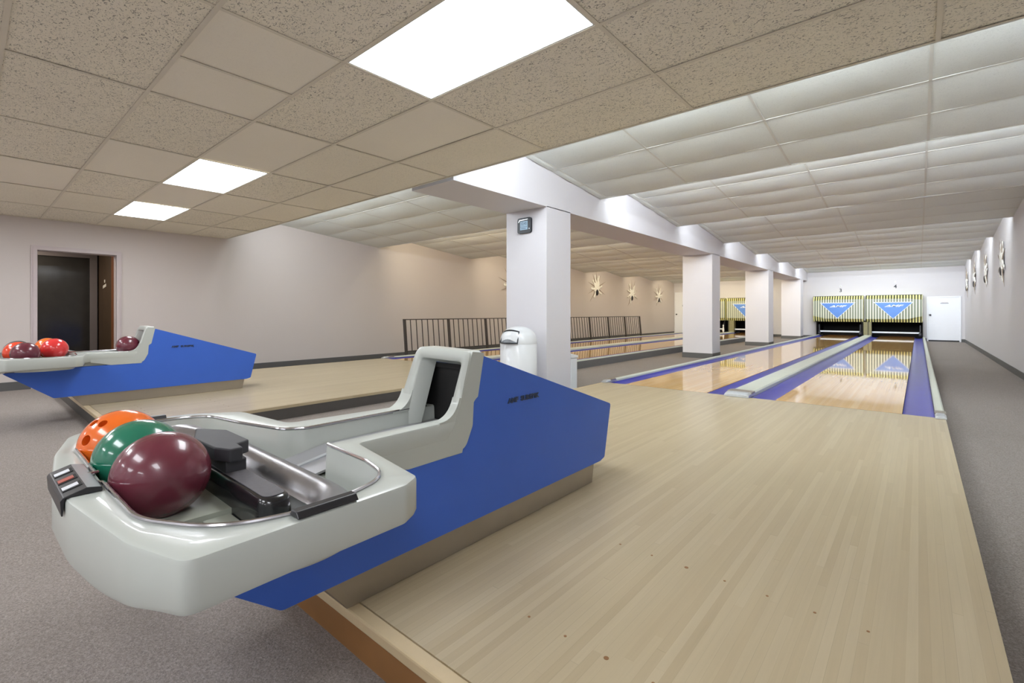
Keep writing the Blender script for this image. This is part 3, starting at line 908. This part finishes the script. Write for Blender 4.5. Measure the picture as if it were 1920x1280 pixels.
    O0 = [bm.verts.new(hp(x, z)) for x, z in offset(ol, .014)]
    O1 = [bm.verts.new(hp(x, z, .010)) for x, z in ol]
    O2 = [bm.verts.new(hp(x, z, .078)) for x, z in ol]
    I0 = [bm.verts.new(hp(x, z)) for x, z in offset(il, -.008)]
    I1 = [bm.verts.new(hp(x, z, .006)) for x, z in il]
    I2 = [bm.verts.new(hp(x, z, .075)) for x, z in offset(il, .022)]
    for P_, Q_ in ((O0, O1), (O1, O2), (I0, I1), (I1, I2), (O0, I0), (O2, I2)): bridge(bm, P_, Q_)
    obj('hood', bm, M['rack'], t, smooth=True, angle=42)
    # soft foot where the hood meets the rim
    for a, b in ((-1.7275, -1.653), (-1.3985, -1.3578)):
        f2 = [(1.165, .532)]
        for i in range(9):
            u = i/8
            f2.append((1.165*(1-u)**2 + 1.2409*2*u*(1-u) + 1.2645*u*u + .0006, .5385*(1-u)**2 + .5385*2*u*(1-u) + .618*u*u))
        f2 += [(1.30, .618), (1.30, .532)]
        obj('hood_foot', prism(B(), f2, 'x', a, b), M['rack'], t, smooth=True, angle=30)
    # dark sheets that paint the shade deep inside the mouth
    bm = B()
    box(bm, -1.6995, -1.3955, 1.385, 1.392, .415, .715); sp_ = [(1.3195, .5395), (1.373, .72), (1.386, .72), (1.386, .5395)]
    prism(bm, sp_, 'x', -1.6995, -1.690); prism(bm, sp_, 'x', -1.402, -1.3955)
    box(bm, -1.6995, -1.3955, 1.374, 1.392, .712, .7325)
    box(bm, -1.645, -1.424, 1.30, 1.385, .4135, .416)
    obj('mouth_shade', bm, M['hole'], t)
    # ---- chrome beading round the well, broken by the black clip in front
    n = len(inn)
    path = offset(inn, -.004)
    pts = [(x, y, ZR+.003) for x, y in path]
    k0 = min(range(n), key=lambda i: (path[i][0]+1.50)**2 + (path[i][1]-.226)**2)
    seq = [pts[(i) % n] for i in range(n)]
    # split at the throat mouth (start/end of the list) and at the clip
    a = [p for p in seq[:k0+1] if (p[0] > -1.545 or p[1] > .3) and p[1] < .75]
    b = [p for p in seq[k0:] if (p[0] < -1.59 or p[1] > .3) and p[1] < 1.36]
    bm = B(); tube(bm, a, .0048, 8)
    tube(bm, [a[-1], (a[-1][0]-.012, a[-1][1]-.02, ZR+.006), (a[-1][0]-.016, a[-1][1]-.045, ZR+.006)], .0046, 8)
    obj('rim_beading', bm, M['chrome'], t, smooth=True)
    bm = B(); tube(bm, b, .0048, 8)
    tube(bm, [b[0], (b[0][0]+.014, b[0][1]+.004, ZR+.008), (b[0][0]+.022, b[0][1]-.038, ZR+.008)], .0046, 8)
    obj('rim_beading', bm, M['chrome'], t, smooth=True)

    # ---- inside the well
    obj('ball_trough', bx(-2.08, -1.07, .245, .395, .412, .4165), M['trough'], t)
    obj('trough_lip', bx(-2.10, -1.05, .397, .462, .412, .424), M['rack_in'], t, bevel=.003)
    pad = fillet([(-1.93, .468, .03), (-1.19, .468, .036), (-1.19, .545, .036), (-1.93, .545, .03)], 6)
    bm = B()
    R_ = [ring(bm, offset(pad, d), z) for d, z in ((-.004, .414), (-.004, .44), (0, .487), (.006, .497), (.016, .501))]
    for P_, Q_ in zip(R_, R_[1:]): bridge(bm, P_, Q_)
    fill(bm, R_[0]); fill(bm, R_[-1])
    bp_ = obj('bumper_pad', bm, M['padblack'], t, smooth=True, angle=60)
    q_ = fillet([(-1.918, .480, .022), (-1.204, .480, .028), (-1.204, .533, .028), (-1.918, .533, .022)], 6)
    obj('pad_top', prism(B(), q_, 'z', .5005, .5025), M['padtop'], bp_)
    bm = B()
    arrow = [(-1.80, .50), (-1.66, .455), (-1.50, .462), (-1.448, .485), (-1.448, .518), (-1.50, .522), (-1.52, .56), (-1.70, .56)]
    prism(bm, arrow, 'z', .535, .573)
    prism(bm, [(-1.70, .485), (-1.468, .480), (-1.468, .535), (-1.70, .54)], 'z', .50, .535)
    obj('divider_block', bm, M['rubber'], t, bevel=.004)
    # chrome saddle, flared where it rises to the rim
    bm = B(); prev = None
    for i in range(25):
        s_ = i/24; x = -2.08 + s_*(1.11)
        e = abs(x + 1.53)/.56
        fl = max(0, e-.62)/.38
        yc0 = .572 - .125*fl**1.6; yc1 = .684 - .115*fl**1.3
        lift = .072*fl**1.2
        row = []
        for j in range(11):
            v = j/10; y = yc0 + (yc1-yc0)*v
            z = .455 + lift + .050*(1-.75*fl)*math.sin(PI*(.06+.88*v))
            row.append(bm.verts.new((x, y, z)))
        if prev:
            for j in range(10): bm.faces.new([prev[j], row[j], row[j+1], prev[j+1]])
        prev = row
    bmesh.ops.solidify(bm, geom=bm.faces[:], thickness=.004)
    obj('chrome_saddle', bm, M['saddle'], t, smooth=True, angle=60)
    bm = prism(B(), [(.695, .440), (.695, .447), (.86, .474), (1.38, .478), (1.38, .470), (.86, .466)], 'x', -1.646, -1.425)
    obj('feed_plate', bm, M['plate'], t)
    obj('plate_rib', prism(B(), [(.70, .4478), (.86, .4745), (1.38, .4785), (1.38, .482), (.86, .479), (.70, .4515)], 'x', -1.545, -1.528), M['alu'], t)
    for a in ((-1.44, -1.15, .655, .70), (-2.0, -1.66, .640, .665)): obj('well_ledge', bx(*a, .412, .436), M['rack_in'], t, bevel=.004)
    # black strip on the right rim
    for sx in (1, -1):
        xm = -.952 if sx > 0 else -2.236
        pb = [(xm-.018, .540), (xm-.014, .553), (xm+.008, .553), (xm+.018, .540)]
        y0_, y1_ = (.435, .570) if sx > 0 else (.40, .52)
        obj('rim_strip', prism(B(), pb, 'y', y0_, y1_), M['black'], t, bevel=.002)
    # control box over the front of the rim
    pc = [(.214, .5385), (.212, .549), (.186, .554), (.146, .541), (.141, .534), (.143, .500), (.1455, .500), (.149, .5385)]
    c = obj('control_box', prism(B(), pc, 'x', -1.69, -1.438), M['black'], t, bevel=.003)
    nrm = Vector((0, -.013, .040)).normalized(); tv = Vector((0, .040, .013)).normalized()
    for k, (x, mm) in enumerate(((-1.635, 'white_slot'), (-1.565, 'red_slot'), (-1.495, 'white_slot'))):
        ctr = Vector((x, .166, .5475)) + nrm*.0005
        def qd(hw, hl, lift, bm):
            v = [bm.verts.new(ctr + Vector((a*hw, 0, 0)) + tv*(b*hl) + nrm*lift_) for lift_ in (-.002, lift) for a, b in ((-1, -1), (1, -1), (1, 1), (-1, 1))]
            for f in ((0,3,2,1),(4,5,6,7),(0,1,5,4),(1,2,6,5),(2,3,7,6),(3,0,4,7)): bm.faces.new([v[i] for i in f])
            return bm
        s = obj('slot', qd(.019, .018, .0008, B()), M['hole'], c)
        ctr = ctr + tv*(-.002)
        b_ = obj('button', qd(.012, .0145, .0022, B()), M[mm], c)
    # bracket seen below the rack
    obj('rack_bracket', bx(-1.73, -1.375, .25, .98, .405, .437), M['rack_in'], t)
    return t
br = ball_return()
lf = clone(br); lf.location.x += DXR
for ch in list(lf.children):
    if ch.name.startswith('divider_block') or (ch.name.startswith('rim_strip') and max(v.co.x for v in ch.data.vertices) > 0): bpy.data.objects.remove(ch)
lf['label'] = 'blue ball return by the left wall doorway, holding six balls'

# ------------------------------------------------------------------ bowling balls
def ball_mesh(r=.108):
    bm = sphere(B(), (0, 0, 0), r, 64, 40)
    me = bpy.data.meshes.new('ball'); bm.to_mesh(me); bm.free()
    o = bpy.data.objects.new('tmp_ball', me); COL.objects.link(o)
    cut = B()
    for (a, b, hr) in ((-.17, .16, .0125), (.17, .16, .0125), (0, -.38, .0155)):
        d = Vector((a, b, 1)).normalized()
        c = lathe(B(), [(hr, .04), (hr, .13)], n=20)
        bmesh.ops.transform(c, matrix=d.to_track_quat('Z', 'Y').to_matrix().to_4x4(), verts=c.verts)
        m2 = bpy.data.meshes.new('t'); c.to_mesh(m2); cut.from_mesh(m2); c.free()
    bmesh.ops.recalc_face_normals(cut, faces=cut.faces)
    mc = bpy.data.meshes.new('cut'); cut.to_mesh(mc); cut.free()
    oc = bpy.data.objects.new('tmp_cut', mc); COL.objects.link(oc)
    md = o.modifiers.new('b', 'BOOLEAN'); md.operation = 'DIFFERENCE'; md.object = oc; md.solver = 'EXACT'
    dg = bpy.context.evaluated_depsgraph_get(); dg.update()
    out = bpy.data.meshes.new_from_object(o.evaluated_get(dg))
    bpy.data.objects.remove(o); bpy.data.objects.remove(oc)
    for p in out.polygons: p.use_smooth = True
    out.set_sharp_from_angle(angle=math.radians(35))
    out.materials.clear()
    return out
BM = ball_mesh()
def ball(col, loc, rot, label, group):
    me = BM.copy(); me.materials.append(BALL[col])
    o = bpy.data.objects.new('bowling_ball', me); COL.objects.link(o)
    o.location = loc
    o.rotation_euler = Vector(rot).normalized().to_track_quat('Z', 'Y').to_euler() if len(rot) == 3 else rot
    tag(o, label, 'bowling ball', group)
    return o
g1, g2 = 'balls on the near rack', 'balls on the far rack'
ball('maroon', (-1.487, .338, .5335), (-.6, .8, -.3), 'dark maroon ball at the front of the near rack, closest to the camera', g1)
ball('green', (-1.704, .334, .5335), (-.3, .9, -.6), 'green ball between the maroon and the orange ball', g1)
ball('orange', (-1.921, .330, .5335), (.30, -.62, .62), 'orange ball with finger holes showing, end of the near row of three', g1)
lx = DXR
ball('maroon', (-1.487+lx, .40, .555), (-.6, .8, -.3), 'dark maroon ball on the far rack beside the red one', g2)
ball('vermilion', (-1.715+lx, .36, .555), (-.3, .9, -.6), 'orange-red ball tucked behind the maroon one on the far rack', g2)
ball('dark', (-1.955+lx, .372, .555), (.3, .9, .1), 'dark green ball at the back of the far rack', g2)
ball('red', (-1.70+lx, .625, .578), (-.6, .8, -.3), 'bright red ball on the far rack in front of an orange one', g2)
ball('orange', (-1.95+lx, .594, .575), (.4, .8, -.3), 'orange ball mostly hidden behind the bright red one on the far rack', g2)
ball('maroon', (XC+.015+lx, 1.195, .5875), (.5, .8, .1), 'maroon ball coming out of the hood of the far ball return', g2)

# ------------------------------------------------------------------ light
def area(name, loc, sx, sy, power, rgb, rot):
    l = bpy.data.lights.new(name, 'AREA'); l.shape = 'RECTANGLE'; l.size = sx; l.size_y = sy
    l.energy = power; l.color = rgb
    o = bpy.data.objects.new(name, l); COL.objects.link(o); o.location = loc; o.rotation_euler = rot
    return o
COOL, WARM = (.87, .94, 1.0), (1.0, .87, .64)
for k in range(7):
    y = STEPS[k] + .085
    tilt = math.radians(84)     # faces the pins, a little downwards
    xr0, xr1 = KR+.35, WR-.3
    if k == 2: xr1 = -1.3          # this run has a dead tube at its right half
    area('cove_tube', ((xr0+xr1)/2, y, 2.90), xr1-xr0, .05, (82 if k == 0 else 58 if k == 1 else 42 if k < 4 else 52)*(xr1-xr0)/4.4, COOL, (tilt, 0, 0))
    area('cove_tube', ((WL+KL)/2, y, 2.66), KL-WL-1.5, .05, 42 if k == 0 else 36, COOL if k == 0 else WARM, (tilt, 0, 0))

area('passage_fill', (-10.5, .4, 2.19), .5, .5, 22, (1, .9, .78), (0, 0, 0))  # added unseen light that brightens the passage behind the doorway
w = bpy.data.worlds.new('world'); S.world = w; w.use_nodes = True
w.node_tree.nodes['Background'].inputs[0].default_value = (.5, .5, .5, 1)
w.node_tree.nodes['Background'].inputs[1].default_value = .02

# ------------------------------------------------------------------ camera
F, YAW, CY, HC = 886.6, math.radians(40.69), 586.0, .952
cam = bpy.data.cameras.new('camera'); co = bpy.data.objects.new('camera', cam); COL.objects.link(co)
cam.sensor_width = 36; cam.lens = F/1920*36; cam.shift_y = -(640-CY)/1920
cam.clip_start = .02; cam.clip_end = 100
co.location = (0, 0, HC); co.rotation_euler = (PI/2, 0, YAW)
S.camera = co
S.view_settings.view_transform = 'Standard'; S.view_settings.look = 'None'
S.view_settings.exposure = 0.68; S.view_settings.gamma = 1.0; S.view_settings.use_curve_mapping = False
